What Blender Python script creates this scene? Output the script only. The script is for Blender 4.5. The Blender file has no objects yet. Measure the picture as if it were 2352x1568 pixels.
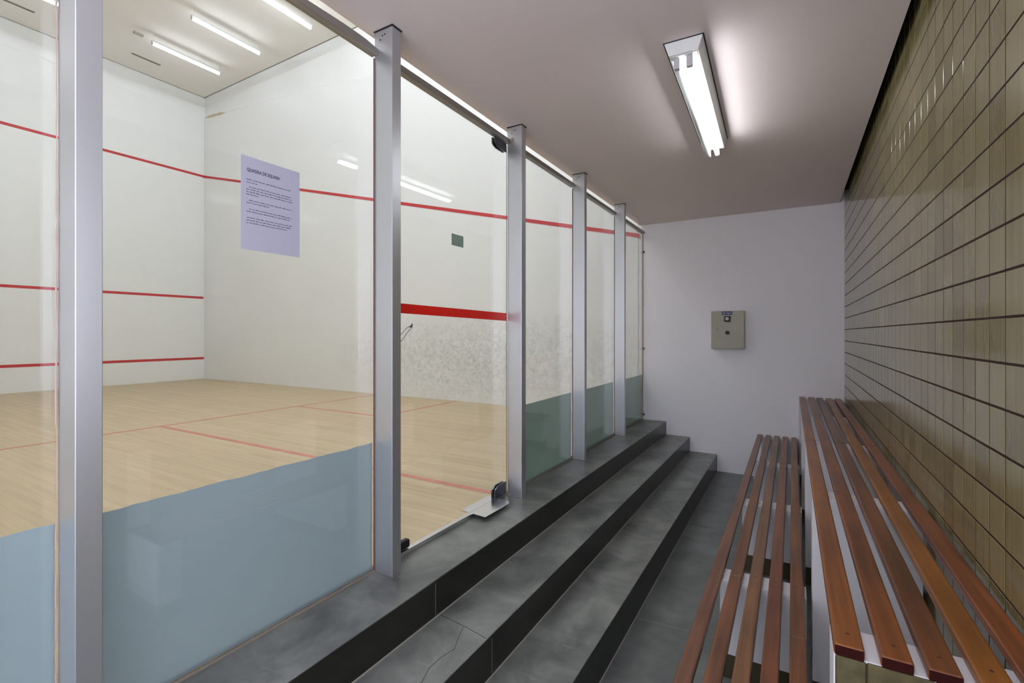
import bpy, bmesh, math, random
from mathutils import Vector, Matrix
random.seed(7)
C = bpy.context.scene.collection
H = 1.535                      # eye height above the corridor floor
GX = -1.565                    # corridor face of the glass
YE = 5.77                      # end wall / court side wall
WX = 0.437                     # tiled wall face
FX = -11.41                    # court front wall
CF = 0.525                     # court floor level
LZ = 0.505                     # ledge level
CZ = 2.84                      # corridor ceiling
TZ = 6.825                     # court ceiling

# ------------------------------------------------------------------ materials
def srgb(r, g, b):
    def f(c):
        c /= 255.0
        return c/12.92 if c <= 0.04045 else ((c+0.055)/1.055)**2.4
    return (f(r), f(g), f(b), 1.0)

def mat(name):
    m = bpy.data.materials.new(name); m.use_nodes = True
    nt = m.node_tree
    return m, nt, nt.nodes['Principled BSDF']

def simple(name, col, rough=0.6, metal=0.0, spec=0.5, coat=0.0, bump=0.0, bscale=40.0, var=0.0, vscale=3.0):
    m, nt, p = mat(name)
    p.inputs['Base Color'].default_value = col
    p.inputs['Roughness'].default_value = rough
    p.inputs['Metallic'].default_value = metal
    p.inputs['Specular IOR Level'].default_value = spec
    p.inputs['Coat Weight'].default_value = coat
    tc = nt.nodes.new('ShaderNodeTexCoord')
    if var > 0:
        n = nt.nodes.new('ShaderNodeTexNoise'); n.inputs['Scale'].default_value = vscale; n.inputs['Detail'].default_value = 6
        nt.links.new(tc.outputs['Object'], n.inputs['Vector'])
        mx = nt.nodes.new('ShaderNodeMix'); mx.data_type = 'RGBA'; mx.blend_type = 'MIX'
        mr = nt.nodes.new('ShaderNodeMapRange'); mr.inputs[1].default_value = 0.3; mr.inputs[2].default_value = 0.7
        nt.links.new(n.outputs['Fac'], mr.inputs[0]); nt.links.new(mr.outputs[0], mx.inputs['Factor'])
        mx.inputs['A'].default_value = tuple(c*(1-var) for c in col[:3])+(1,)
        mx.inputs['B'].default_value = tuple(min(1, c*(1+var)) for c in col[:3])+(1,)
        nt.links.new(mx.outputs['Result'], p.inputs['Base Color'])
    if bump > 0:
        n2 = nt.nodes.new('ShaderNodeTexNoise'); n2.inputs['Scale'].default_value = bscale; n2.inputs['Detail'].default_value = 4
        nt.links.new(tc.outputs['Object'], n2.inputs['Vector'])
        b = nt.nodes.new('ShaderNodeBump'); b.inputs['Strength'].default_value = bump; b.inputs['Distance'].default_value = 0.01
        nt.links.new(n2.outputs['Fac'], b.inputs['Height']); nt.links.new(b.outputs[0], p.inputs['Normal'])
    return m

def emis(name, col, s):
    m, nt, p = mat(name)
    p.inputs['Base Color'].default_value = (0.9, 0.9, 0.9, 1)
    p.inputs['Emission Color'].default_value = col
    p.inputs['Emission Strength'].default_value = s
    return m

def math_(nt, op, a, b=None, c=None):
    n = nt.nodes.new('ShaderNodeMath'); n.operation = op
    for i, v in enumerate((a, b, c)):
        if v is None: continue
        if isinstance(v, (int, float)): n.inputs[i].default_value = v
        else: nt.links.new(v, n.inputs[i])
    return n.outputs[0]

def make_glass(name, tint, f0=0.045):
    m, nt, p = mat(name); nt.nodes.remove(p)
    out = nt.nodes['Material Output']
    lw = nt.nodes.new('ShaderNodeLayerWeight'); lw.inputs['Blend'].default_value = 0.5
    pw = math_(nt, 'POWER', lw.outputs['Facing'], 5.0)
    fac = math_(nt, 'MULTIPLY_ADD', pw, 1.0-f0, f0)
    tr = nt.nodes.new('ShaderNodeBsdfTransparent'); tr.inputs['Color'].default_value = tint
    gl = nt.nodes.new('ShaderNodeBsdfGlossy'); gl.inputs['Roughness'].default_value = 0.0
    mx = nt.nodes.new('ShaderNodeMixShader')
    nt.links.new(fac, mx.inputs[0]); nt.links.new(tr.outputs[0], mx.inputs[1]); nt.links.new(gl.outputs[0], mx.inputs[2])
    nt.links.new(mx.outputs[0], out.inputs[0])
    return m

M = {}
M['glass'] = make_glass('clear_glass', (0.955, 0.965, 0.96, 1))
M['court_wall'] = simple('court_plaster', srgb(241, 242, 241), rough=0.38, spec=0.45, bump=0.05, bscale=2.0)
M['court_ceiling'] = simple('court_ceiling_paint', srgb(243, 239, 232), rough=0.9, spec=0.1)
M['corr_white'] = simple('corridor_paint', srgb(232, 230, 234), rough=0.75, spec=0.25, bump=0.04, bscale=6)
M['corr_ceiling'] = simple('ceiling_paint', srgb(218, 207, 205), rough=0.55, spec=0.3, var=0.015, vscale=2)
M['red'] = simple('red_line_paint', srgb(196, 52, 58), rough=0.5)
M['red_floor'] = simple('red_floor_paint', srgb(200, 126, 112), rough=0.5, var=0.12, vscale=14)
M['tape'] = simple('red_tape', srgb(214, 22, 4), rough=0.45)
M['alu'] = simple('brushed_aluminium', srgb(197, 199, 203), rough=0.40, metal=0.88)
M['alu_dark'] = simple('head_rail_aluminium', srgb(150, 145, 140), rough=0.42, metal=0.6)
M['steel'] = simple('polished_steel', srgb(228, 228, 230), rough=0.24, metal=1.0)
M['chrome_dark'] = simple('dark_chrome', srgb(78, 78, 84), rough=0.25, metal=0.9)
M['black'] = simple('black_plastic', srgb(22, 20, 20), rough=0.5)
M['bead'] = simple('brown_silicone', srgb(104, 62, 60), rough=0.5)
M['bead_old'] = simple('aged_silicone', srgb(158, 138, 128), rough=0.5)
M['channel'] = simple('dull_channel', srgb(128, 120, 112), rough=0.6)
M['clear_sil'] = simple('clear_silicone', srgb(196, 190, 180), rough=0.35)
M['paper'] = simple('lilac_paper', srgb(168, 168, 184), rough=0.7)
M['ink'] = simple('faded_ink', srgb(92, 90, 112), rough=0.7)
M['ink_dark'] = simple('heading_ink', srgb(62, 60, 84), rough=0.7)
M['green'] = simple('green_sticker', srgb(118, 140, 128), rough=0.6)
M['dgreen'] = simple('dark_green_sticker', srgb(60, 80, 55), rough=0.6)
M['graymark'] = simple('grey_sticker_line', srgb(120, 120, 114), rough=0.6)
M['box'] = simple('box_enamel', srgb(160, 156, 140), rough=0.45, var=0.02, vscale=8)
M['blue'] = simple('navy_label', srgb(32, 30, 92), rough=0.4)
M['white'] = simple('white_enamel', srgb(226, 228, 226), rough=0.4)
M['label_white'] = simple('label_white', srgb(150, 150, 175), rough=0.5)
M['support'] = simple('white_masonry', srgb(214, 212, 216), rough=0.7, bump=0.08, bscale=12)
M['shadow_gap'] = simple('recess_shade_black', srgb(18, 15, 18), rough=0.9, spec=0.1)  # near-black colour stands in for the shade inside the ceiling gap
M['vent'] = simple('vent_grey', srgb(170, 166, 152), rough=0.7)
M['socket'] = simple('lamp_socket', srgb(190, 184, 190), rough=0.5)
M['stain'] = simple('ochre_stain', srgb(206, 190, 158), rough=0.7)
M['joint_dark'] = simple('joint_line', srgb(120, 116, 100), rough=0.9)
M['tube_court'] = emis('court_tube', (0.86, 0.915, 1.0, 1), 14.0)
M['tube_court_strong'] = emis('court_tube_boosted_rear', (0.86, 0.915, 1.0, 1), 190.0)  # unseen tubes, boosted to lift the lower court walls
M['tube_court_mid'] = emis('court_tube_boosted_side', (0.86, 0.915, 1.0, 1), 62.0)  # unseen tubes by the side wall, also boosted, but less
M['tube_corr'] = emis('corridor_tube', (0.95, 0.96, 1.0, 1), 33.0)
M['tube_off'] = simple('unlit_tube', srgb(214, 224, 220), rough=0.25)

# frosted film: vinyl that scatters light both ways
def make_film(name, col, trans=0.5):
    m, nt, p = mat(name); nt.nodes.remove(p)
    out = nt.nodes['Material Output']
    d = nt.nodes.new('ShaderNodeBsdfDiffuse'); d.inputs['Color'].default_value = col
    t = nt.nodes.new('ShaderNodeBsdfTranslucent'); t.inputs['Color'].default_value = col
    mx = nt.nodes.new('ShaderNodeMixShader'); mx.inputs[0].default_value = trans
    nt.links.new(d.outputs[0], mx.inputs[1]); nt.links.new(t.outputs[0], mx.inputs[2])
    nt.links.new(mx.outputs[0], out.inputs[0])
    return m
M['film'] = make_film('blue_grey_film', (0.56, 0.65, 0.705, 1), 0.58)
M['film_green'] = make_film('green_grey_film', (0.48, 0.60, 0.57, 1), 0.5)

# squash side wall plaster with ball scuffs
def side_wall_mat():
    m, nt, p = mat('scuffed_plaster')
    p.inputs['Roughness'].default_value = 0.36
    tc = nt.nodes.new('ShaderNodeTexCoord')
    sep = nt.nodes.new('ShaderNodeSeparateXYZ'); nt.links.new(tc.outputs['Object'], sep.inputs[0])
    n = nt.nodes.new('ShaderNodeTexNoise'); n.inputs['Scale'].default_value = 19.0; n.inputs['Detail'].default_value = 4; n.inputs['Roughness'].default_value = 0.6
    n.inputs['Distortion'].default_value = 0.8
    nt.links.new(tc.outputs['Object'], n.inputs['Vector'])
    mr = nt.nodes.new('ShaderNodeMapRange'); mr.inputs[1].default_value = 0.36; mr.inputs[2].default_value = 0.74
    nt.links.new(n.outputs['Fac'], mr.inputs[0])
    # the scuffed area: an ellipse where the balls strike, centred (-4.4, 1.15)
    dx = math_(nt, 'DIVIDE', math_(nt, 'SUBTRACT', sep.outputs['X'], -4.0), 3.2)
    dz = math_(nt, 'DIVIDE', math_(nt, 'SUBTRACT', sep.outputs['Z'], 1.15), 0.75)
    r2 = math_(nt, 'ADD', math_(nt, 'MULTIPLY', dx, dx), math_(nt, 'MULTIPLY', dz, dz))
    mk = math_(nt, 'SUBTRACT', 1.0, r2)
    mk = math_(nt, 'MAXIMUM', mk, 0.0)
    fac = math_(nt, 'MULTIPLY', math_(nt, 'MULTIPLY', mr.outputs[0], mk), 0.56)
    mx = nt.nodes.new('ShaderNodeMix'); mx.data_type = 'RGBA'
    nt.links.new(fac, mx.inputs['Factor'])
    mx.inputs['A'].default_value = srgb(240, 241, 240)
    mx.inputs['B'].default_value = srgb(148, 150, 146)
    nt.links.new(mx.outputs['Result'], p.inputs['Base Color'])
    n2 = nt.nodes.new('ShaderNodeTexNoise'); n2.inputs['Scale'].default_value = 2.5
    nt.links.new(tc.outputs['Object'], n2.inputs['Vector'])
    b = nt.nodes.new('ShaderNodeBump'); b.inputs['Strength'].default_value = 0.06; b.inputs['Distance'].default_value = 0.01
    nt.links.new(n2.outputs['Fac'], b.inputs['Height']); nt.links.new(b.outputs[0], p.inputs['Normal'])
    return m
M['side_wall'] = side_wall_mat()

# court floor: narrow maple boards running front to back (X)
def wood_floor_mat():
    m, nt, p = mat('maple_boards')
    p.inputs['Roughness'].default_value = 0.45
    tc = nt.nodes.new('ShaderNodeTexCoord')
    mp = nt.nodes.new('ShaderNodeMapping'); mp.inputs['Scale'].default_value = (1, 1, 1)
    nt.links.new(tc.outputs['Object'], mp.inputs['Vector'])
    br = nt.nodes.new('ShaderNodeTexBrick')
    br.inputs['Scale'].default_value = 1.0; br.inputs['Brick Width'].default_value = 1.3; br.inputs['Row Height'].default_value = 0.06
    br.inputs['Mortar Size'].default_value = 0.0012; br.inputs['Mortar Smooth'].default_value = 0.3
    br.offset = 0.37; br.inputs['Bias'].default_value = 0.0
    br.inputs['Color1'].default_value = srgb(206, 185, 150); br.inputs['Color2'].default_value = srgb(197, 175, 141)
    br.inputs['Mortar'].default_value = srgb(176, 150, 116)
    nt.links.new(mp.outputs[0], br.inputs['Vector'])
    mp2 = nt.nodes.new('ShaderNodeMapping'); mp2.inputs['Scale'].default_value = (0.9, 14, 1)
    nt.links.new(tc.outputs['Object'], mp2.inputs['Vector'])
    n = nt.nodes.new('ShaderNodeTexNoise'); n.inputs['Scale'].default_value = 1.6; n.inputs['Detail'].default_value = 5
    nt.links.new(mp2.outputs[0], n.inputs['Vector'])
    mr = nt.nodes.new('ShaderNodeMapRange'); mr.inputs[1].default_value = 0.3; mr.inputs[2].default_value = 0.75
    mr.inputs[3].default_value = 0.88; mr.inputs[4].default_value = 1.06
    nt.links.new(n.outputs['Fac'], mr.inputs[0])
    mx = nt.nodes.new('ShaderNodeMix'); mx.data_type = 'RGBA'; mx.blend_type = 'MULTIPLY'; mx.inputs['Factor'].default_value = 1
    nt.links.new(br.outputs['Color'], mx.inputs['A']); nt.links.new(mr.outputs[0], mx.inputs['B'])
    nt.links.new(mx.outputs['Result'], p.inputs['Base Color'])
    return m
M['maple'] = wood_floor_mat()

# grey-green slate with mineral scratches and clefts
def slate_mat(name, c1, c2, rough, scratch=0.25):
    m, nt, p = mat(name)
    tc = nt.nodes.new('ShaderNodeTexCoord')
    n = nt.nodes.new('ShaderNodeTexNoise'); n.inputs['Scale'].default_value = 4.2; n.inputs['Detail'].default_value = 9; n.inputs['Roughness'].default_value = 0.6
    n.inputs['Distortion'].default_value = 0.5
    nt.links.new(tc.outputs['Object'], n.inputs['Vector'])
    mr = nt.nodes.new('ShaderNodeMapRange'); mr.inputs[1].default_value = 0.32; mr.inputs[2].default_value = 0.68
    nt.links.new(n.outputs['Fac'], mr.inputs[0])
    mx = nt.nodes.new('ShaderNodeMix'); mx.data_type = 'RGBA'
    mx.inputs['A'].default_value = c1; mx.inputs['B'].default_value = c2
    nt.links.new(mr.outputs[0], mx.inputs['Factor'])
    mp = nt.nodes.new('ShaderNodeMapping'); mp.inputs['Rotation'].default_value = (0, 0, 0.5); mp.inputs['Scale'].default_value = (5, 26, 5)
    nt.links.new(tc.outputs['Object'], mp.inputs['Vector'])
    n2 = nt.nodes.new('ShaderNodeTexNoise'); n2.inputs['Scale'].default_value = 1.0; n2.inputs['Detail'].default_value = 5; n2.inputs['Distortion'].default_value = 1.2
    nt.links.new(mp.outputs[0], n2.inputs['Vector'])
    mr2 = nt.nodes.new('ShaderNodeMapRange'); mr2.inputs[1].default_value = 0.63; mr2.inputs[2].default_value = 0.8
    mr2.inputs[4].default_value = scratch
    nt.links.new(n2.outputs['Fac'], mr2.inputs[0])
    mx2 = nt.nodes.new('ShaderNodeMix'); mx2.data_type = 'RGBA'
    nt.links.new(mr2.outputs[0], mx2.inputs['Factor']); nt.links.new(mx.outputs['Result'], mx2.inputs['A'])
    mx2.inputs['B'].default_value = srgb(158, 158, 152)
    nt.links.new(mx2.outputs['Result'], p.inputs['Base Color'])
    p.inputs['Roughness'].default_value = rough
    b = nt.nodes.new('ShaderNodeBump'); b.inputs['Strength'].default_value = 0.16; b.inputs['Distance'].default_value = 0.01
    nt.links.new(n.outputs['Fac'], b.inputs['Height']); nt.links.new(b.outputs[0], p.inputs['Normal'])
    return m
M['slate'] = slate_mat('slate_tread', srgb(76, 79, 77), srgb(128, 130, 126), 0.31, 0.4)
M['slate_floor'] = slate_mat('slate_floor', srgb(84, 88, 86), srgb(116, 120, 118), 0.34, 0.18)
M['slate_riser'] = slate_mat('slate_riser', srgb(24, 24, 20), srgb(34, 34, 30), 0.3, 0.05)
M['grout_light'] = simple('pale_grout_line', srgb(150, 146, 138), rough=0.8)
M['joint_dim'] = simple('dim_joint', srgb(84, 82, 76), rough=0.8)
M['slate_crack'] = simple('slate_crack', srgb(56, 58, 58), rough=0.8)

# olive glazed tiles, colour varies tile by tile with vertical streaks
TP_Y, TP_Z, TY0, TZ0 = 0.1095, 0.1115, 1.476, 1.5745
def tile_mat(name, axis='Y'):
    m, nt, p = mat(name)
    tc = nt.nodes.new('ShaderNodeTexCoord')
    sep = nt.nodes.new('ShaderNodeSeparateXYZ'); nt.links.new(tc.outputs['Object'], sep.inputs[0])
    a = sep.outputs[axis]
    iy = math_(nt, 'FLOOR', math_(nt, 'DIVIDE', math_(nt, 'SUBTRACT', a, TY0 if axis == 'Y' else 0.128), TP_Y))
    iz = math_(nt, 'FLOOR', math_(nt, 'DIVIDE', math_(nt, 'SUBTRACT', sep.outputs['Z'], TZ0), TP_Z))
    cb = nt.nodes.new('ShaderNodeCombineXYZ'); nt.links.new(iy, cb.inputs[0]); nt.links.new(iz, cb.inputs[1])
    wn = nt.nodes.new('ShaderNodeTexWhiteNoise'); wn.noise_dimensions = '3D'
    nt.links.new(cb.outputs[0], wn.inputs['Vector'])
    mp = nt.nodes.new('ShaderNodeMapping'); mp.inputs['Scale'].default_value = (60, 60, 3)
    nt.links.new(tc.outputs['Object'], mp.inputs['Vector'])
    n = nt.nodes.new('ShaderNodeTexNoise'); n.inputs['Scale'].default_value = 1.0; n.inputs['Detail'].default_value = 3
    nt.links.new(mp.outputs[0], n.inputs['Vector'])
    nl = nt.nodes.new('ShaderNodeTexNoise'); nl.inputs['Scale'].default_value = 1.3; nl.inputs['Detail'].default_value = 2
    nt.links.new(tc.outputs['Object'], nl.inputs['Vector'])
    f = math_(nt, 'ADD', math_(nt, 'MULTIPLY', wn.outputs['Value'], 0.52), math_(nt, 'MULTIPLY', n.outputs['Fac'], 0.42))
    f = math_(nt, 'ADD', f, math_(nt, 'MULTIPLY', nl.outputs['Fac'], 0.12))
    ramp = nt.nodes.new('ShaderNodeValToRGB')
    ramp.color_ramp.elements[0].position = 0.15; ramp.color_ramp.elements[0].color = srgb(108, 96, 58)
    ramp.color_ramp.elements[1].position = 0.9; ramp.color_ramp.elements[1].color = srgb(143, 134, 97)
    e = ramp.color_ramp.elements.new(0.5); e.color = srgb(132, 122, 82)
    nt.links.new(f, ramp.inputs[0]); nt.links.new(ramp.outputs[0], p.inputs['Base Color'])
    p.inputs['Roughness'].default_value = 0.13
    p.inputs['Specular IOR Level'].default_value = 0.95
    b = nt.nodes.new('ShaderNodeBump'); b.inputs['Strength'].default_value = 0.08; b.inputs['Distance'].default_value = 0.004
    nt.links.new(n.outputs['Fac'], b.inputs['Height']); nt.links.new(b.outputs[0], p.inputs['Normal'])
    return m
M['tile'] = tile_mat('olive_glazed_tile', 'Y')
M['tile_x'] = tile_mat('olive_glazed_tile_end', 'X')
M['grout'] = simple('brown_grout', srgb(60, 44, 38), rough=0.9, spec=0.1)

# varnished hardwood slats (grain along Y)
def slat_mat(name, c1, c2, seed):
    m, nt, p = mat(name)
    tc = nt.nodes.new('ShaderNodeTexCoord')
    mp = nt.nodes.new('ShaderNodeMapping'); mp.inputs['Scale'].default_value = (34, 1.1, 34); mp.inputs['Location'].default_value = (seed*3.1, seed*1.7, seed)
    nt.links.new(tc.outputs['Object'], mp.inputs['Vector'])
    n = nt.nodes.new('ShaderNodeTexNoise'); n.inputs['Scale'].default_value = 2.0; n.inputs['Detail'].default_value = 6; n.inputs['Distortion'].default_value = 0.4
    nt.links.new(mp.outputs[0], n.inputs['Vector'])
    mp2 = nt.nodes.new('ShaderNodeMapping'); mp2.inputs['Scale'].default_value = (4, 1.6, 4); mp2.inputs['Location'].default_value = (seed*2.1, seed*0.7, 0)
    nt.links.new(tc.outputs['Object'], mp2.inputs['Vector'])
    n2 = nt.nodes.new('ShaderNodeTexNoise'); n2.inputs['Scale'].default_value = 1.6; n2.inputs['Detail'].default_value = 3
    nt.links.new(mp2.outputs[0], n2.inputs['Vector'])
    f = math_(nt, 'ADD', math_(nt, 'MULTIPLY', n.outputs['Fac'], 0.5), math_(nt, 'MULTIPLY', n2.outputs['Fac'], 0.5))
    mr = nt.nodes.new('ShaderNodeMapRange'); mr.inputs[1].default_value = 0.36; mr.inputs[2].default_value = 0.64
    nt.links.new(f, mr.inputs[0])
    mx = nt.nodes.new('ShaderNodeMix'); mx.data_type = 'RGBA'
    mx.inputs['A'].default_value = c1; mx.inputs['B'].default_value = c2
    nt.links.new(mr.outputs[0], mx.inputs['Factor']); nt.links.new(mx.outputs['Result'], p.inputs['Base Color'])
    p.inputs['Roughness'].default_value = 0.34
    p.inputs['Specular IOR Level'].default_value = 0.6
    b = nt.nodes.new('ShaderNodeBump'); b.inputs['Strength'].default_value = 0.1; b.inputs['Distance'].default_value = 0.003
    nt.links.new(n.outputs['Fac'], b.inputs['Height']); nt.links.new(b.outputs[0], p.inputs['Normal'])
    return m
SL = [slat_mat('varnished_slat_a', srgb(100, 56, 20), srgb(146, 86, 34), 1),
      slat_mat('varnished_slat_b', srgb(86, 46, 20), srgb(132, 74, 32), 2),
      slat_mat('varnished_slat_c', srgb(74, 42, 22), srgb(120, 68, 34), 3),
      slat_mat('varnished_slat_d', srgb(112, 66, 18), srgb(150, 92, 32), 4),
      slat_mat('varnished_slat_e', srgb(98, 50, 22), srgb(138, 76, 34), 5)]
SLW = [slat_mat('worn_slat_a', srgb(90, 58, 42), srgb(128, 86, 64), 6),
       slat_mat('worn_slat_b', srgb(86, 54, 34), srgb(130, 84, 56), 7),
       slat_mat('worn_slat_c', srgb(90, 64, 42), srgb(136, 94, 62), 8),
       slat_mat('worn_slat_d', srgb(96, 58, 36), srgb(140, 84, 54), 9),
       slat_mat('worn_slat_e', srgb(88, 56, 30), srgb(138, 86, 50), 10)]
M['slat_plug'] = simple('screw_plug', srgb(74, 44, 28), rough=0.5)
M['foot'] = simple('dark_olive_tile', srgb(66, 58, 36), rough=0.3)
M['end_tile'] = simple('mottled_olive_tile', srgb(80, 73, 46), rough=0.3, var=0.4, vscale=26)
M['slat_end'] = simple('slat_end_grain', srgb(44, 12, 10), rough=0.8, spec=0.1)

# ------------------------------------------------------------------ geometry helpers
def bx(bm, x0, x1, y0, y1, z0, z1, bev=0.0, mi=0, seg=2):
    t = bmesh.new()
    bmesh.ops.create_cube(t, size=1.0)
    for v in t.verts:
        v.co = Vector(((x0+x1)/2+v.co.x*(x1-x0), (y0+y1)/2+v.co.y*(y1-y0), (z0+z1)/2+v.co.z*(z1-z0)))
    if bev > 0:
        bmesh.ops.bevel(t, geom=t.edges[:], offset=bev, segments=seg, affect='EDGES', profile=0.5)
    for f in t.faces: f.material_index = mi
    me = bpy.data.meshes.new('tmp'); t.to_mesh(me); t.free(); bm.from_mesh(me); bpy.data.meshes.remove(me)

def cyl(bm, p0, p1, r, n=20, r2=None):
    p0 = Vector(p0); p1 = Vector(p1); d = p1-p0
    t = bmesh.new()
    bmesh.ops.create_cone(t, cap_ends=True, segments=n, radius1=r, radius2=(r if r2 is None else r2), depth=d.length)
    q = d.to_track_quat('Z', 'Y').to_matrix().to_4x4()
    t.transform(Matrix.Translation((p0+p1)/2) @ q)
    for f in t.faces:
        if len(f.verts) == 4: f.smooth = True
    me = bpy.data.meshes.new('tmp'); t.to_mesh(me); t.free(); bm.from_mesh(me); bpy.data.meshes.remove(me)

def prism(bm, pts, axis, a, b):
    """pts = outline in the two other axes (in cyclic order), extruded along axis from a to b"""
    def P(u, v, w):
        return {'X': (w, u, v), 'Y': (u, w, v), 'Z': (u, v, w)}[axis]
    A = [bm.verts.new(P(u, v, a)) for u, v in pts]; B = [bm.verts.new(P(u, v, b)) for u, v in pts]
    n = len(pts)
    fs = [bm.faces.new(A), bm.faces.new(B[::-1])]
    for i in range(n):
        fs.append(bm.faces.new((A[i], B[i], B[(i+1) % n], A[(i+1) % n])))
    bmesh.ops.recalc_face_normals(bm, faces=fs)
    return fs

def obj(name, bm, mats, parent=None, kind=None, label=None, origin=None):
    me = bpy.data.meshes.new(name)
    if origin is not None:
        for v in bm.verts: v.co -= Vector(origin)
    bm.to_mesh(me); bm.free()
    for m in (mats if isinstance(mats, (list, tuple)) else [mats]): me.materials.append(m)
    o = bpy.data.objects.new(name, me); C.objects.link(o)
    if origin is not None: o.location = origin
    if parent is not None:
        o.parent = parent
        o.matrix_parent_inverse = Matrix.Identity(4)
    if kind: o['kind'] = kind
    if label: o['label'] = label
    return o

def thing(name, label, cat, loc=(0, 0, 0), rz=0.0, group=None):
    o = bpy.data.objects.new(name, None); C.objects.link(o)
    o.empty_display_size = 0.1
    o.location = loc; o.rotation_euler = (0, 0, rz)
    o['label'] = label; o['category'] = cat
    if group: o['group'] = group
    return o

def tag(o, label, cat, group=None):
    o['label'] = label; o['category'] = cat
    if group: o['group'] = group
    return o

def box(name, x0, x1, y0, y1, z0, z1, m, parent=None, kind=None, bev=0.0, label=None):
    bm = bmesh.new(); bx(bm, x0, x1, y0, y1, z0, z1, bev)
    return obj(name, bm, m, parent, kind, label)

def dup(root, loc, label=None, rz=None):
    r = root.copy(); C.objects.link(r); r.location = loc
    if rz is not None: r.rotation_euler = (0, 0, rz)
    if label: r['label'] = label
    for ch in list(root.children):
        c = ch.copy(); C.objects.link(c); c.parent = r
        for g in ch.children:
            d = g.copy(); C.objects.link(d); d.parent = c
    return r

YB = -1.6     # corridor end behind the viewpoint, unseen and left open to let in light
YC = -0.63    # near side wall of the court
# ------------------------------------------------------------------ court shell
box('floor_court', FX-0.1, -1.578, YC-0.1, YE+0.1, CF-0.1, CF, M['maple'], kind='structure')
fc = bpy.data.objects['floor_court']
box('ceiling_court', FX-0.1, -1.45, YC-0.1, YE+0.1, TZ+0.012, TZ+0.12, M['court_ceiling'], kind='structure')
wf = box('wall_front', FX-0.15, FX, YC-0.15, YE+0.15, CF-0.1, TZ+0.1, M['court_wall'], kind='structure')
# side wall behind / beyond the glass (same wall plane as the corridor end wall)
ws = box('wall_side', FX, -1.575, YE, YE+0.15, CF-0.1, TZ+0.1, M['side_wall'], kind='structure')
wn = box('wall_near_side', FX, -1.6, YC-0.15, YC, CF-0.1, TZ+0.1, M['court_wall'], kind='structure')
wb = box('wall_above_glass', -1.60, -1.45, YC-0.15, YE+0.15, CZ+0.1, TZ+0.1, M['court_wall'], kind='structure')

# plaster coat on the side wall: a thin raised skin whose top edge is wavy
def plaster_skin():
    bm = bmesh.new()
    rnd = random.Random(3)
    pts = []
    x = FX
    while x <= -1.60:
        t = (x-FX)/(9.8)
        z = H+4.86-0.085*(x-FX) + 0.008*math.sin(x*9.0)+0.006*math.sin(x*23+1)+rnd.uniform(-.007, .007)
        pts.append((x, z)); x += 0.11
    rows = []
    for (x, z) in pts:
        a = bm.verts.new((x, YE-0.010, CF+0.001)); b = bm.verts.new((x, YE-0.010, z-0.05))
        c = bm.verts.new((x, YE-0.012+rnd.uniform(-.002, .001), z-0.014)); d = bm.verts.new((x, YE+0.001, z))
        rows.append((a, b, c, d))
    for i in range(len(rows)-1):
        for k in range(3):
            f = bm.faces.new((rows[i][k], rows[i+1][k], rows[i+1][k+1], rows[i][k+1]))
            f.smooth = k > 0
    return bm
sk = obj('plaster_coat', plaster_skin(), M['side_wall'], ws)
def front_skin():
    bm = bmesh.new(); rnd = random.Random(5); rows = []; y = YC
    while y <= YE:
        z = H+4.86+0.015*math.sin(y*7)+rnd.uniform(-.012, .012)
        rows.append((bm.verts.new((FX+0.006, y, CF+0.001)), bm.verts.new((FX+0.006, y, z-0.06)), bm.verts.new((FX+0.007, y, z-0.015)), bm.verts.new((FX-0.001, y, z))))
        y += 0.12
    for i in range(len(rows)-1):
        for k in range(3):
            f = bm.faces.new((rows[i][k], rows[i][k+1], rows[i+1][k+1], rows[i+1][k])); f.smooth = k > 0
    return bm
obj('plaster_coat', front_skin(), M['court_wall'], wf)
# ochre damp stain by the corner
bm = bmesh.new()
rnd = random.Random(11); top = []; bot = []
for i in range(12):
    x = -11.36+i*0.075; z = H+4.835-0.085*(x-FX)
    w = 0.085*math.sin(math.pi*(i+0.5)/12)*rnd.uniform(.4, 1.3)
    top.append((x, z+w*0.55)); bot.append((x, z-w*0.4))
vs = [bm.verts.new((x, YE-0.0145, z)) for x, z in top]+[bm.verts.new((x, YE-0.0145, z)) for x, z in bot[::-1]]
bm.faces.new(vs)
obj('damp_stain', bm, M['stain'], ws)

# painted lines
LT = 0.05
def line_front(z, y1=YE):
    bm = bmesh.new(); bx(bm, FX+0.005, FX+0.0085, YC, y1, z-LT/2, z+LT/2)
    return obj('painted_line', bm, M['red'], wf)
line_front(H+3.522); line_front(H+0.801, YE-0.03); line_front(H-0.550, YE-0.02)
# sloping out line on the side wall
def out_line(y, mt, par, s):
    bm = bmesh.new()
    x0, z0, x1, z1 = FX+0.006, H+3.522, -1.60, H+1.180
    prism(bm, [(x0, z0-LT/2), (x1, z1-LT/2), (x1, z1+LT/2), (x0, z0+LT/2)], 'Y', y, y+s*0.003)
    return obj('painted_line', bm, mt, par)
out_line(YE-0.0135, M['red'], ws, 1); out_line(YC+0.001, M['red'], wn, 1)
# floor lines
def floor_line(x0, x1, y0, y1):
    bm = bmesh.new(); bx(bm, x0, x1, y0, y1, CF, CF+0.0012)
    return obj('painted_line', bm, M['red_floor'], fc)
floor_line(-5.97, -5.92, YC+0.005, YE-0.02)
floor_line(-5.92, -1.64, 2.53, 2.58)
floor_line(-5.92, -4.37, 4.20, 4.25); floor_line(-4.37, -4.32, 4.20, YE-0.02)
floor_line(-5.92, -4.37, 0.89, 0.94); floor_line(-4.37, -4.32, YC+0.005, 0.94)
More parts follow.
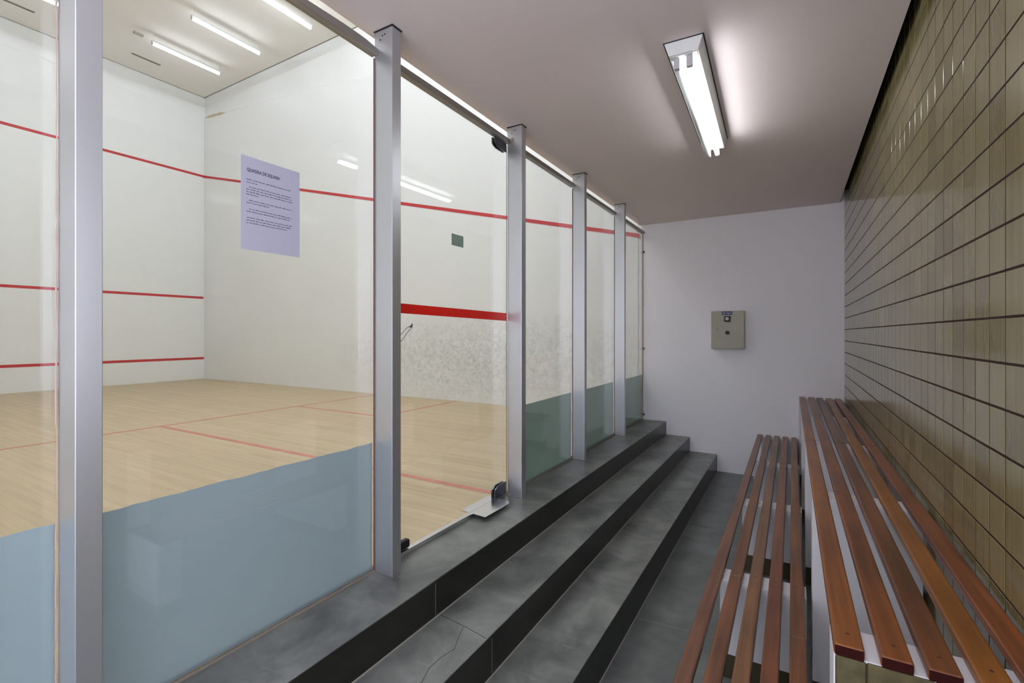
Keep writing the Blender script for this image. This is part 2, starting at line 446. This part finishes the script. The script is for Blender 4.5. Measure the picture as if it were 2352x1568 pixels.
# shadow joint where court ceiling meets the walls
bm = bmesh.new(); bx(bm, FX-0.02, -1.58, YE-0.02, YE+0.02, TZ+0.0005, TZ+0.013); bx(bm, FX-0.02, FX+0.02, YC, YE+0.02, TZ+0.0005, TZ+0.013)
obj('trim_1', bm, M['joint_dark'], kind='structure')
box('ceiling_court_board', FX+0.02, -1.601, YC+0.001, YE-0.02, TZ, TZ+0.0115, M['court_ceiling'], bpy.data.objects['ceiling_court'])

# ------------------------------------------------------------------ corridor shell
box('floor', -0.735, WX, YB, YE, -0.1, 0.0, M['slate_floor'], kind='structure')
fl = bpy.data.objects['floor']
we = box('wall_end', -1.575, WX+0.15, YE, YE+0.15, -0.1, CZ+0.4, M['corr_white'], kind='structure')
box('ceiling', -1.60, 0.397, YB, YE-0.006, CZ, CZ+0.12, M['corr_ceiling'], kind='structure')
box('wall_left', -1.75, -1.5, YB, YC-0.15, -0.1, CZ+0.1, M['corr_white'], kind='structure')
box('trim_2', 0.39, WX+0.1, YB, YE, CZ+0.12, CZ+0.16, M['shadow_gap'], kind='structure')  # cap over the wall gap, its shade painted in as black
box('trim_3', 0.388, 0.3972, YB, YE-0.006, CZ+0.0005, CZ+0.1195, M['shadow_gap'], bpy.data.objects['ceiling'])

# steps: slate treads over dark slate risers
st = bpy.data.objects.new('steps', None); C.objects.link(st); st['kind'] = 'structure'
def step(x0, x1, z0, z1):
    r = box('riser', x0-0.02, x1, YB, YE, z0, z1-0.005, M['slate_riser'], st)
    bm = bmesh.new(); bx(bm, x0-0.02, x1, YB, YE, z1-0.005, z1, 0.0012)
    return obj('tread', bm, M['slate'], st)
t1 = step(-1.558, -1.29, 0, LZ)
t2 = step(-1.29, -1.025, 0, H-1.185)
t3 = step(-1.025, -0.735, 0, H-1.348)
# joints between slabs
bm = bmesh.new()
for y in (1.56, 3.9, -0.6):
    bx(bm, -1.2898, -1.2885, y, y+0.004, H-1.18, LZ-0.012)
for y in (1.585, 4.2):
    bx(bm, -1.0248, -1.0238, y, y+0.004, H-1.346, H-1.2)
obj('slab_joint', bm, M['joint_dim'], st)
bm = bmesh.new()
# pale grout at the foot of each riser
bx(bm, -1.2901, -1.2855, YB, YE, H-1.185, H-1.1815); bx(bm, -1.0251, -1.0205, YB, YE, H-1.348, H-1.3445); bx(bm, -0.7351, -0.7305, YB, YE, 0, 0.0035)
obj('foot_grout', bm, M['grout_light'], st)
def crack(pts, z, w, par, mt, nm='crack'):
    bm = bmesh.new()
    for (a, b), (c, d) in zip(pts[:-1], pts[1:]):
        v = Vector((c-a, d-b)); n = Vector((-v.y, v.x)).normalized()*w/2
        prism(bm, [(a-n.x, b-n.y), (c-n.x, d-n.y), (c+n.x, d+n.y), (a+n.x, b+n.y)], 'Z', z, z+0.0006)
    return obj(nm, bm, mt, par)
crack([(-1.29+.003, 1.585), (-1.146, 1.572), (-1.013-.02, 1.553)], H-1.185, 0.0025, st, M['slate_crack'])
crack([(-1.150, 1.567), (-1.121, 1.49), (-1.098, 1.44), (-1.112, 1.38), (-1.112, 1.31), (-1.09, 1.25), (-1.10, 1.1)], H-1.185, 0.0022, st, M['slate_crack'])
crack([(-0.729, 2.566), (-0.55, 2.585), (-0.30, 2.60), (0.43, 2.60)], 0.0, 0.003, fl, M['grout_light'], 'slab_joint')
crack([(-0.729, 4.05), (0.43, 4.05)], 0.0, 0.003, fl, M['slate_crack'], 'slab_joint')
crack([(-0.729, 1.0), (0.43, 1.0)], 0.0, 0.003, fl, M['slate_crack'], 'slab_joint')

# tiled wall: real tiles with eased edges on a grout bed
def tile_wall():
    bm = bmesh.new()
    nz0 = int((0-TZ0)/TP_Z)-1; ny0 = math.ceil((0.80-TY0)/TP_Y)
    gy, gz, e = 0.0046, 0.0054, 0.0014
    rnd = random.Random(9)
    z_i = nz0
    while TZ0+z_i*TP_Z < CZ+0.12:
        za = max(0.0, TZ0+z_i*TP_Z+gz/2); zb = min(CZ+0.12, TZ0+(z_i+1)*TP_Z-gz/2)
        y_i = ny0
        if zb > za+0.01:
            while TY0+y_i*TP_Y < YE:
                ya = TY0+y_i*TP_Y+gy/2; yb = min(YE-0.001, TY0+(y_i+1)*TP_Y-gy/2)
                if yb > ya+0.008:
                    dx = rnd.uniform(-.00006, .00006)
                    tl, tr = rnd.uniform(-.00015, .00015), rnd.uniform(-.00015, .00015)
                    # profile: back edge, eased corner, face
                    o = [bm.verts.new((WX+0.0008, y, z)) for y, z in ((ya, za), (yb, za), (yb, zb), (ya, zb))]
                    m_ = [bm.verts.new((WX+0.0006+dx, y, z)) for y, z in ((ya+.0004, za+.0004), (yb-.0004, za+.0004), (yb-.0004, zb-.0004), (ya+.0004, zb-.0004))]
                    q = [bm.verts.new((WX+dx+s, y, z)) for (y, z), s in zip(((ya+e, za+e), (yb-e, za+e), (yb-e, zb-e), (ya+e, zb-e)), (tl, tr, tr, tl))]
                    bm.faces.new(q[::-1])
                    for i in range(4):
                        j = (i+1) % 4
                        f = bm.faces.new((o[i], m_[i], m_[j], o[j]))
                        f = bm.faces.new((m_[i], q[i], q[j], m_[j]))
                y_i += 1
        z_i += 1
    bmesh.ops.recalc_face_normals(bm, faces=bm.faces)
    # make sure the faces look towards the corridor
    return bm
YW = 0.80      # the tiled wall gives way to an unseen window opening, added to let in sky light
bm = bmesh.new(); bx(bm, WX+0.0006, WX+0.15, YW, YE, -0.1, CZ+0.16); bx(bm, WX+0.0006, WX+0.15, YB, YW, -0.1, 1.12); bx(bm, WX+0.0006, WX+0.15, YB, YW, 2.52, CZ+0.16)
wr = obj('wall_right', bm, M['grout'], kind='structure')
tw = obj('tile_cladding', tile_wall(), M['tile'], wr)
box('sill_tiling', WX, WX+0.0005, YB, 0.80, 0, 1.12, M['tile'], wr)

# ------------------------------------------------------------------ aluminium posts
PY = [(0.45, 0.503), (1.485, 1.537), (2.600, 2.655), (3.640, 3.690), (4.705, 4.750)]
PX0, PX1 = -1.5645, -1.460
post_labels = ['thick grey aluminium post nearest the camera, at the far left of the glass',
               'tall aluminium post on the left side of the glass door',
               'tall aluminium post on the hinge side of the glass door with red tape beside it',
               'slim aluminium post between the two glass panels right of the door',
               'slim aluminium post closest to the white end wall']
def make_post(w):
    t = thing('aluminium_post', post_labels[0], 'post', group='aluminium posts along the squash court glass')
    bm = bmesh.new(); bx(bm, 0, PX1-PX0, 0, w, 0, CZ-LZ-0.0035, 0.0018, seg=2)
    obj('shaft', bm, M['alu'], t)
    bm = bmesh.new(); bx(bm, -0.002, PX1-PX0+0.004, -0.004, w+0.004, CZ-LZ-0.0035, CZ-LZ, 0)
    obj('top_seal', bm, M['black'], t)
    bm = bmesh.new()
    for (x, z) in ((0.035, 0.045), (0.048, 0.030), (0.062, 0.028)):
        bm = bmesh.new(); cyl(bm, (x, 0.0005, CZ-LZ-z), (x, -0.0018, CZ-LZ-z), 0.0032, 12)
        obj('screw', bm, M['chrome_dark'], t)
    return t
proto = None
for i, (y0, y1) in enumerate(PY):
    t = make_post(y1-y0) if proto is None else dup(proto, (0, 0, 0))
    if proto is None: proto = t
    else:
        s = (y1-y0)/(PY[0][1]-PY[0][0])
        t.scale = (1, s, 1)
    t.location = (PX0, y0, LZ); t['label'] = post_labels[i]

# ------------------------------------------------------------------ glass panels
GT = 0.010
GZ1 = H+1.1995
def film_outline(y0, y1, z0, ztop, ragged, seed):
    rnd = random.Random(seed); pts = [(y0, z0), (y1, z0)]; n = 36
    for i in range(n+1):
        y = y1+(y0-y1)*i/n
        pts.append((y, ztop+(rnd.uniform(-.0014, .0014)+0.001*math.sin(i*0.9) if ragged else 0)))
    return pts
def panel(name, y0, y1, film, zt, ragged, label, group, bead_side=True, seed=1, lumps=False, c0=0.001):
    t = thing(name, label, 'glass panel', (0, 0, 0), 0, group)
    box('pane', GX-GT, GX, y0, y1, LZ+0.004, GZ1, M['glass'], t)
    if film:
        bm = bmesh.new(); prism(bm, film_outline(y0+.002, y1-.002, LZ+0.006, zt, ragged, seed), 'X', GX-GT-0.0012, GX-GT-0.0004)
        obj('frosted_film', bm, film, t, label='frosted film band along the bottom of the pane')
    # silicone joint against the next post
    bm = bmesh.new()
    if lumps:
        rnd = random.Random(seed); z = LZ+0.01
        prev = None
        while z < GZ1:
            w = 0.0015+rnd.random()*0.0042
            h = rnd.uniform(0.02, 0.07)
            ring = [bm.verts.new((GX+0.0006, y1-w, z)), bm.verts.new((GX+0.004+w*0.3, y1-w*0.4, z)), bm.verts.new((GX+0.0006, y1, z))]
            if prev:
                for k in range(2):
                    f = bm.faces.new((prev[k], ring[k], ring[k+1], prev[k+1])); f.smooth = True
            prev = ring; z += h
    else:
        bx(bm, GX+0.0002, GX+0.003, y1-0.0055, y1-0.0005, LZ+0.01, GZ1-0.01)
    obj('silicone_bead', bm, M['bead_old'] if lumps else M['bead'], t)
    # aluminium channel at the foot
    bm = bmesh.new(); bx(bm, GX+0.0005, GX+0.007, y0+c0, y1-.001, LZ, LZ+0.008, 0.0008)
    obj('bottom_channel', bm, M['channel'], t)
    return t
FZ = H-0.470
panel('glass_panel', YC, 0.449, M['film'], FZ, True, 'clear glass panel at the left edge with blue-grey frosted band, left of the nearest post', 'fixed glass panels of the court', seed=21, lumps=True)
panel('glass_panel', 0.47, 1.484, M['film'], FZ-.004, True, 'wide glass panel with the lilac notice and a blue-grey frosted lower band', 'fixed glass panels of the court', seed=22, c0=0.0345)
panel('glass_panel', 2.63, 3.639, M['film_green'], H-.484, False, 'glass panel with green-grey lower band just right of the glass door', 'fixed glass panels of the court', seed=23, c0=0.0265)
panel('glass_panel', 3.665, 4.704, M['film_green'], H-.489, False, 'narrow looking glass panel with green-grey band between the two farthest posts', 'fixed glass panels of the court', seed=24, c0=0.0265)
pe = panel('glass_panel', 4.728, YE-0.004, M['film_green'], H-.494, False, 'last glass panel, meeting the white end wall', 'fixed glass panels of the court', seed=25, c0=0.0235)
bm = bmesh.new(); bx(bm, GX-GT-.004, GX+.004, YE-0.0045, YE-0.0005, LZ+.004, GZ1)
obj('wall_channel', bm, M['clear_sil'], pe)
for z in (H+0.98, H-0.18, H-0.97):
    bm = bmesh.new(); bx(bm, GX+.0045, GX+.022, YE-0.010, YE-0.0005, z-.012, z+.012, .002)
    obj('wall_clip', bm, M['chrome_dark'], pe)

# glass door
gd = thing('glass_door', 'clear glass door with a red tape band, standing between two aluminium posts', 'door', (0, 0, 0))
box('pane', GX-GT, GX, 1.512, 2.594, CF+0.005, GZ1-0.004, M['glass'], gd)
bm = bmesh.new(); bx(bm, GX+0.0002, GX+0.0012, 2.5885, 2.5935, CF+0.006, GZ1-0.012)
obj('edge_seal', bm, M['bead'], gd)
bm = bmesh.new(); prism(bm, [(1.545, H+0.096), (2.588, H+0.080), (2.588, H+0.129), (1.545, H+0.141)], 'X', GX+0.0002, GX+0.0008)
obj('red_tape', bm, M['tape'], gd, label='bright red warning tape across the glass')
def patch(zs, y1, top, h):
    bm = bmesh.new()
    pts = []
    w = 0.128
    # quarter-rounded patch plate
    pts = [(y1, 0), (y1-w, 0), (y1-w, h*0.5)]
    for k in range(1, 7):
        a = k/6*math.pi/2
        pts.append((y1-w+w*0.5*(1-math.cos(a)), h*0.5+h*0.5*math.sin(a)))
    pts.append((y1, h))
    o = [(y, zs - z if top else zs + z) for y, z in pts]
    prism(bm, o, 'X', GX+0.0008, GX+0.009)
    prism(bm, o, 'X', GX-GT-0.009, GX-GT-0.0008)
    return bm
obj('top_hinge', patch(GZ1-0.006, 2.575, True, 0.054), M['chrome_dark'], gd, label='dark metal patch hinge at the top corner')
obj('bottom_hinge', patch(CF+0.0062, 2.572, False, 0.074), M['chrome_dark'], gd, label='dark metal patch hinge at the bottom corner')
bm = bmesh.new(); bx(bm, GX-GT-.010, GX+.010, 1.545, 1.700, CF+.006, CF+.046, .008)
obj('bottom_lock', bm, M['black'], gd, label='black corner lock at the foot of the door')

# floor plate of the pivot and door threshold
bm = bmesh.new()
pl = [(-1.632, 2.205), (-1.456, 2.188), (-1.452, 2.43), (-1.462, 2.455), (-1.485, 2.475), (-1.637, 2.484)]
prism(bm, pl, 'Z', CF+0.0012, CF+0.004)
tag(obj('floor_plate', bm, M['steel'], origin=None), 'shiny steel pivot plate on the floor under the glass door corner', 'floor plate')
bm = bmesh.new(); bx(bm, -1.5776, -1.550, 1.54, 2.20, CF-0.0195, CF+0.003, 0.002)
tag(obj('door_threshold', bm, M['steel']), 'thin bright metal threshold strip beneath the glass door', 'threshold')
box('sill_bed', -1.5785, -1.5765, 1.54, 2.60, CF-.02, CF+.0006, M['joint_dark'], fc)

# head rails, one per bay, between the posts
def rail(y0, y1, label, bulge=None):
    bm = bmesh.new()
    z0 = H+1.200; top = H+1.226
    n = 16; prof = [(y0, z0), (y1, z0)]
    for i in range(n+1):
        y = y1+(y0-y1)*i/n
        z = top
        if bulge: z += bulge(y)
        prof.append((y, z))
    prism(bm, prof, 'X', GX-0.016, GX+0.022)
    bmesh.ops.bevel(bm, geom=[e for e in bm.edges if e.calc_length() > 0.5], offset=0.002, segments=1, affect='EDGES')
    o = obj('head_rail', bm, M['alu_dark'])
    return tag(o, label, 'rail', 'metal head rails over the glass')
def bul(y):
    d = 1.484-y
    return 0.005 + 0.004*math.sin(d*11.0) - (0.006 if d < 0.05 else 0)
rail(YC, 0.449, 'dark metal head rail left of the nearest post')
rail(0.504, 1.484, 'dark uneven head rail over the panel with the notice, between the two nearest posts', bul)
rail(1.538, 2.599, 'grey head rail directly above the glass door', lambda y: 0.003*math.sin((y-1.538)/1.06*math.pi))
rail(2.656, 3.639, 'grey head rail over the first panel right of the door')
rail(3.691, 4.704, 'grey head rail over the panel between the two farthest posts')
rail(4.751, YE-.005, 'short looking grey head rail ending at the white wall')
# rail end plug at the post by the door hinge
bm = bmesh.new(); bx(bm, GX+.0225, GX+.045, 2.5935, 2.5995, H+1.19, H+1.232, .003)
tag(obj('rail_bracket', bm, M['alu_dark']), 'small brown metal bracket where the rail meets the hinge post', 'bracket')

# ------------------------------------------------------------------ stickers and notice on the glass
NX = GX+0.0004
nt_ = thing('paper_notice', 'lilac paper notice with typed rules stuck on the glass', 'notice', (NX, 0.903, H+0.279))
bm = bmesh.new(); bx(bm, 0, 0.0005, 0, 0.217, 0, 0.311)
obj('sheet', bm, M['paper'], nt_)
def textmesh(s, size, bold=0.0):
    cu = bpy.data.curves.new('t', 'FONT'); cu.body = s; cu.size = size; cu.offset = bold; cu.extrude = 0.0
    o = bpy.data.objects.new('t', cu); C.objects.link(o)
    bpy.context.view_layer.update()
    me = bpy.data.meshes.new_from_object(o.evaluated_get(bpy.context.evaluated_depsgraph_get()))
    bpy.data.objects.remove(o); bpy.data.curves.remove(cu)
    return me
def text_on_glass(s, size, y, z, width, m, parent, nm, bold=0.0):
    me = textmesh(s, size, bold)
    xs = [v.co.x for v in me.vertices]; w = max(xs)-min(xs)
    k = width/w; x0 = min(xs)
    for v in me.vertices:
        v.co = Vector((0.0008, y+(v.co.x-x0)*k, z+v.co.y))
    me.materials.append(m)
    o = bpy.data.objects.new(nm, me); C.objects.link(o); o.parent = parent
    return o
text_on_glass('QUADRA DE SQUASH', 0.0155, 0.020, 0.262, 0.118, M['ink_dark'], nt_, 'heading', 0.0004)
# typed lines, too small to read: word-sized strokes
bm = bmesh.new(); rnd = random.Random(2)
rows = [(0.233, .018, .186), (0.2235, .018, .060), (0.209, .028, .186), (0.2005, .018, .186), (0.192, .018, .186), (0.1835, .018, .062),
        (0.164, .028, .186), (0.1555, .018, .098), (0.135, .028, .186), (0.1265, .018, .176),
        (0.106, .020, .186), (0.0975, .018, .186), (0.089, .018, .165)]
for z, a, b in rows:
    y = a
    while y < b-0.004:
        w = min(rnd.uniform(0.006, 0.020), b-y)
        yy = y
        while yy < y+w-0.001:      # letters as short strokes
            lw = rnd.uniform(0.0011, 0.0018); hh = rnd.choice((0.0024, 0.0024, 0.0036))
            bx(bm, 0.0006, 0.0008, yy, min(yy+lw, y+w), z, z+hh)
            yy += lw+0.0005
        y += w+0.0025
obj('typed_text', bm, M['ink'], nt_)

bm = bmesh.new(); bx(bm, NX, NX+0.0004, 2.027, 2.132, H+0.471, H+0.533)
tag(obj('green_sticker', bm, M['green']), 'small plain grey-green rectangular sticker on the glass door', 'sticker')
# torn sticker remains by the door's left edge
ds = thing('torn_sticker', 'faint looped sticker remains beside the left post, below the red tape', 'sticker', (NX, 1.653, H))
bm = bmesh.new()
def stroke(pts, w):
    for (a, b), (c, d) in zip(pts[:-1], pts[1:]):
        v = Vector((c-a, d-b)); n = Vector((-v.y, v.x)).normalized()*w/2
        prism(bm, [(a-n.x, b-n.y), (c-n.x, d-n.y), (c+n.x, d+n.y), (a+n.x, b+n.y)], 'X', 0.0002, 0.0005)
stroke([(-0.03, -0.055), (0.0, -0.030), (0.022, -0.010), (0.04, 0.008), (0.056, 0.020), (0.068, 0.028)], 0.0032)
stroke([(-0.03, -0.02), (0.0, 0.000), (0.018, 0.016), (0.036, 0.029), (0.052, 0.036)], 0.0028)
obj('loop', bm, M['graymark'], ds)
bm = bmesh.new()
prism(bm, [(0.046, 0.030), (0.060, 0.028), (0.070, 0.030), (0.073, 0.044), (0.067, 0.050), (0.062, 0.040)], 'X', 0.0002, 0.0006)
obj('green_patch', bm, M['dgreen'], ds)

# ------------------------------------------------------------------ control box on the end wall
cb = thing('control_box', 'square beige metal box with a round black knob on the white end wall', 'control box', (-0.616, YE, H+0.04))
x0, x1, z0, z1, yf = -0.168, 0.163, -0.206, 0.206, -0.095
bm = bmesh.new(); bx(bm, x0+.004, x1-.004, yf+0.018, 0, z0+.004, z1-.004, 0.003); obj('case', bm, M['box'], cb)
bm = bmesh.new(); bx(bm, x0, x1, yf, yf+0.016, z0, z1, 0.005); obj('lid', bm, M['box'], cb)
bm = bmesh.new(); bx(bm, -0.060, 0.046, yf-0.002, yf, 0.163, 0.200, 0.0008)
lb = obj('name_label', bm, M['blue'], cb, label='small navy label at the top edge')
bm = bmesh.new(); bx(bm, -0.012, 0.028, yf-0.0028, yf-0.0021, 0.178, 0.187); bx(bm, -0.045, -0.028, yf-0.0028, yf-0.0021, 0.176, 0.190)
obj('label_mark', bm, M['label_white'], lb)
bm = bmesh.new(); bx(bm, -0.036, 0.030, yf-0.010, yf, 0.088, 0.150, 0.006); sw = obj('key_switch', bm, M['black'], cb)
bm = bmesh.new(); cyl(bm, (-0.006, yf-0.010, 0.122), (-0.006, yf-0.020, 0.122), 0.018, 24); obj('barrel', bm, M['socket'], sw)
bm = bmesh.new(); cyl(bm, (-0.003, yf, -0.030), (-0.003, yf-0.022, -0.030), 0.021, 24); bx(bm, -0.007, 0.001, yf-0.030, yf-0.020, -0.048, -0.012, .002)
obj('knob', bm, M['black'], cb)
bm = bmesh.new(); cyl(bm, (-0.108, yf, 0.008), (-0.108, yf-0.004, 0.008), 0.009, 16); obj('lock', bm, M['chrome_dark'], cb)

# ------------------------------------------------------------------ corridor ceiling lamp
def corridor_lamp(label, loc, rz, both=False):
    L = 1.27
    t = thing('ceiling_light', label, 'ceiling light', loc, rz, 'corridor ceiling lights')
    bm = bmesh.new()
    # tapered sheet-metal channel (wider at the ceiling)
    prism(bm, [(-0.082, 0), (0.082, 0), (0.062, -0.062), (-0.062, -0.062)], 'Y', 0, L)
    hs = obj('housing', bm, M['white'], t)
    bm = bmesh.new()
    prism(bm, [(-0.060, -0.0625), (0.060, -0.0625), (0.056, -0.0645), (-0.056, -0.0645)], 'Y', 0.01, L-0.01)
    rf = obj('reflector', bm, M['white'], t)
    bm = bmesh.new(); cyl(bm, (0.006, L*0.55, -0.0645), (0.006, L*0.55, -0.0675), 0.005, 12); obj('screw', bm, M['chrome_dark'], rf)
    zt = -0.098
    for x, mm in ((-0.032, M['tube_corr'] if both else M['tube_off']), (0.022, M['tube_corr'])):
        bm = bmesh.new(); cyl(bm, (x, 0.05, zt), (x, L-0.02, zt), 0.0135, 20)
        o = obj('tube', bm, mm, t, label='lit fluorescent tube' if mm == M['tube_corr'] else 'unlit fluorescent tube')
        for y0, y1 in ((0.025, 0.05), (L-0.02, L+0.005)):
            bm = bmesh.new(); bx(bm, x-0.013, x+0.013, y0, y1, -0.112, -0.0645, 0.004); obj('socket', bm, M['socket'], t)
    bm = bmesh.new(); bx(bm, -0.086, 0.086, -0.004, L+0.004, -0.003, 0, 0.0); obj('mounting_seal', bm, M['black'], t)
    return t
corridor_lamp('white twin-tube fluorescent fitting on the corridor ceiling above the benches', (-0.421, 2.21, CZ), 0.033)
corridor_lamp('added unseen twin-tube fluorescent fitting on the ceiling behind the viewpoint', (-0.38, -1.12, CZ), 0.033, True)  # extra lamp out of view, added to brighten the corridor

# ------------------------------------------------------------------ court lamps
def court_lamp(label):
    L = 1.17
    t = thing('court_light', label, 'ceiling light', group='fluorescent tubes under the court ceiling')
    bm = bmesh.new(); bx(bm, -0.024, 0.024, 0, L, -0.160, -0.125, 0.004); obj('batten', bm, M['white'], t)
    for y in (0.03, L-0.03):
        bm = bmesh.new(); cyl(bm, (0, y, -0.125), (0, y, 0), 0.0028, 8)
        obj('hanger', bm, M['white'], t)
    bm = bmesh.new(); cyl(bm, (0, 0.02, -0.19), (0, L-0.02, -0.19), 0.019, 20); obj('tube', bm, M['tube_court'], t)
    for y in (0.0, L-0.02):
        bm = bmesh.new(); bx(bm, -0.015, 0.015, y, y+0.02, -0.205, -0.155, 0.003)
        obj('socket', bm, M['socket'], t)
    return t
rows = [(-9.73, 4.04, 'rearmost row'), (-8.40, 4.04, ''), (-6.96, 4.04, ''), (-5.55, 4.04, ''), (-4.15, 4.04, ''), (-2.75, 4.04, ''),
        (-9.85, 1.68, ''), (-8.40, 1.68, ''), (-6.96, 1.68, ''), (-5.55, 1.68, ''), (-4.15, 1.68, ''), (-2.75, 1.68, '')]
lab = {0: 'lowest of the three white tubes on the court ceiling, nearest the far wall',
       1: 'middle one of the three white tubes on the court ceiling',
       2: 'court ceiling tube cut by the top of the picture, beside the dark head rail',
       6: 'court ceiling tube at the top left corner, left of the nearest post'}
base = None
for i, (x, y, _) in enumerate(rows):
    lb_ = lab.get(i, 'unseen hanging fluorescent tube of the court, nearer the glass or the camera side')
    if base is None:
        base = court_lamp(lb_); o = base; o.location = (x, y, TZ)
    else:
        o = dup(base, (x, y, TZ), lb_)
    if x > -6:  # unseen tubes made far brighter than the visible ones, to even the light
        for c in o.children:
            if c.name.startswith('tube'):
                c.data = c.data.copy(); c.data.materials[0] = M['tube_court_strong'] if y < 3 else M['tube_court_mid']

# slot vents in the court ceiling
for k, (x, y0, y1, l) in enumerate(((-10.76, 4.14, 4.62, 'thin grey ceiling slot left of the lowest court tube'),
                                    (-10.78, 2.33, 2.81, 'thin grey ceiling slot in the top left corner of the court'))):
    v = thing('ceiling_vent', l, 'vent', (x, y0, TZ), 0, 'slot vents in the court ceiling')
    bm = bmesh.new(); bx(bm, -0.03, 0.03, 0, y1-y0, -0.006, 0, 0.001); obj('frame', bm, M['vent'], v)
    bm = bmesh.new(); bx(bm, -0.018, 0.018, 0.015, y1-y0-0.015, -0.0075, -0.0062); obj('slot', bm, M['joint_dark'], v)
bm = bmesh.new(); bx(bm, -0.03, 0.03, 0, 0.14, -0.03, 0, 0.002)
o = tag(obj('junction_box', bm, M['vent']), 'small grey box at the end of the lowest court tube', 'box'); o.location = (-9.95, 3.86, TZ)

# ------------------------------------------------------------------ benches
def slat(w, th, y0, y1, joints):
    bm = bmesh.new(); ys = [y0]+joints+[y1]
    for a, b in zip(ys[:-1], ys[1:]):
        bx(bm, 0, w, a+(0.0006 if a != y0 else 0), b-(0.0006 if b != y1 else 0), 0, th, 0.0058, seg=3)
    return bm
SY = [1.215, 2.325, 3.435, 4.545, 5.655]
def bench(name, label, loc, rz, xs, w, th, mats, support_fn, joints):
    t = thing(name, label, 'bench', loc, rz, 'slatted benches on masonry supports')
    for i, x in enumerate(xs):
        o = obj('slat', slat(w, th, 0, 4.553, joints[i]), [mats[i]], t); o.location = (x, 0, -th)
        # dark cut end
        bm = bmesh.new(); bx(bm, 0.002, w-0.002, -0.0006, 0.0, 0.002, th-0.002, 0)
        e = obj('cut_end', bm, M['slat_end'], o)
        for yy in (0.052, 1.16):
            bm = bmesh.new(); cyl(bm, (w*0.52, yy, th-0.0012), (w*0.52, yy, th+0.0002), 0.0042, 14)
            obj('screw_plug', bm, M['slat_plug'], o)
    support_fn(t)
    return t
ZU, ZL = H-0.649, H-1.076
TH = 0.024
def sup_upper(t):
    for k, y in enumerate(SY):
        y -= 1.208
        hh = ZU-TH
        y1 = min(y+0.115, 4.556)
        bm = bmesh.new(); bx(bm, 0.0, 0.352, y, y1, -TH-hh+0.107, -TH, 0.002)
        s = obj('support', bm, M['support'], t, label='white masonry support')
        bm = bmesh.new(); bx(bm, 0.004, 0.350, y+.002, y1-.002, -TH-hh, -TH-hh+0.107)
        obj('tiled_foot', bm, M['foot'], s)
        if k == 0:   # end support faced with olive tiles
            bm = bmesh.new(); x = 0.0; edges = [0.003, 0.056, 0.164, 0.272, 0.352]
            z = -TH-0.0006; 
            while z > -TH-hh+0.02:
                za = max(z-TP_Z+0.004, -TH-hh)
                for a, b in zip(edges[:-1], edges[1:]): bx(bm, a+.001, b-.001, y-0.006, y-0.0005, za, z, 0.0015, seg=1)
                z -= TP_Z
            bx(bm, 0.003, 0.352, y-0.003, y-0.0004, -TH-hh+0.02, -TH-0.004, 0, mi=1)
            obj('tile_facing', bm, [M['end_tile'], M['grout']], s, label='olive glazed tiles facing the end support')
def sup_lower(t):
    for k, y in enumerate(SY):
        y -= 1.208
        y1 = min(y+0.115, 4.556)
        hh = ZL-TH
        bm = bmesh.new(); bx(bm, 0.04, 0.372, y, y1, -TH-hh+0.107, -TH, 0.002)
        s = obj('support', bm, M['support'], t, label='white masonry support')
        bm = bmesh.new(); bx(bm, 0.044, 0.368, y+.002, y1-.002, -TH-hh, -TH-hh+0.107)
        obj('tiled_foot', bm, M['foot'], s)
bench('slatted_bench', 'upper reddish slatted bench against the olive tiled wall', (0.073, 1.208, ZU), 0.0050,
      [0, 0.079, 0.152, 0.228, 0.303], 0.0535, TH, SL, sup_upper, [[2.235], [1.13, 3.35], [2.235], [1.13], [2.235, 3.35]])
bench('slatted_bench', 'lower worn brown slatted bench beside the slate steps', (-0.322, 1.208, ZL), 0.0022,
      [0, 0.0790, 0.1560, 0.2330, 0.3120], 0.0510, TH, SLW, sup_lower, [[2.235], [1.13], [1.13, 3.35], [1.13, 3.35], [0.765, 2.235]])

# ------------------------------------------------------------------ camera, world, view
cam = bpy.data.cameras.new('camera'); co = bpy.data.objects.new('camera', cam); C.objects.link(co)
F = 1099.0
yaw = math.atan((1822.4-1176)/F)
co.location = (0, 0, H); co.rotation_euler = (math.radians(90), 0, yaw)
cam.sensor_width = 36; cam.lens = F/2352*36; cam.shift_y = -(784-765.8)/2352; cam.clip_start = 0.02
bpy.context.scene.camera = co
w = bpy.data.worlds.new('world'); bpy.context.scene.world = w; w.use_nodes = True
w.node_tree.nodes['Background'].inputs[0].default_value = (0.85, 0.87, 1.0, 1)
w.node_tree.nodes['Background'].inputs[1].default_value = 4.2
sc = bpy.context.scene
sc.view_settings.view_transform = 'Standard'; sc.view_settings.look = 'None'
sc.view_settings.gamma = 1.0; sc.view_settings.use_curve_mapping = False
sc.view_settings.exposure = 0.0
sc.cycles.max_bounces = 12; sc.cycles.diffuse_bounces = 6; sc.cycles.glossy_bounces = 6; sc.cycles.transparent_max_bounces = 24
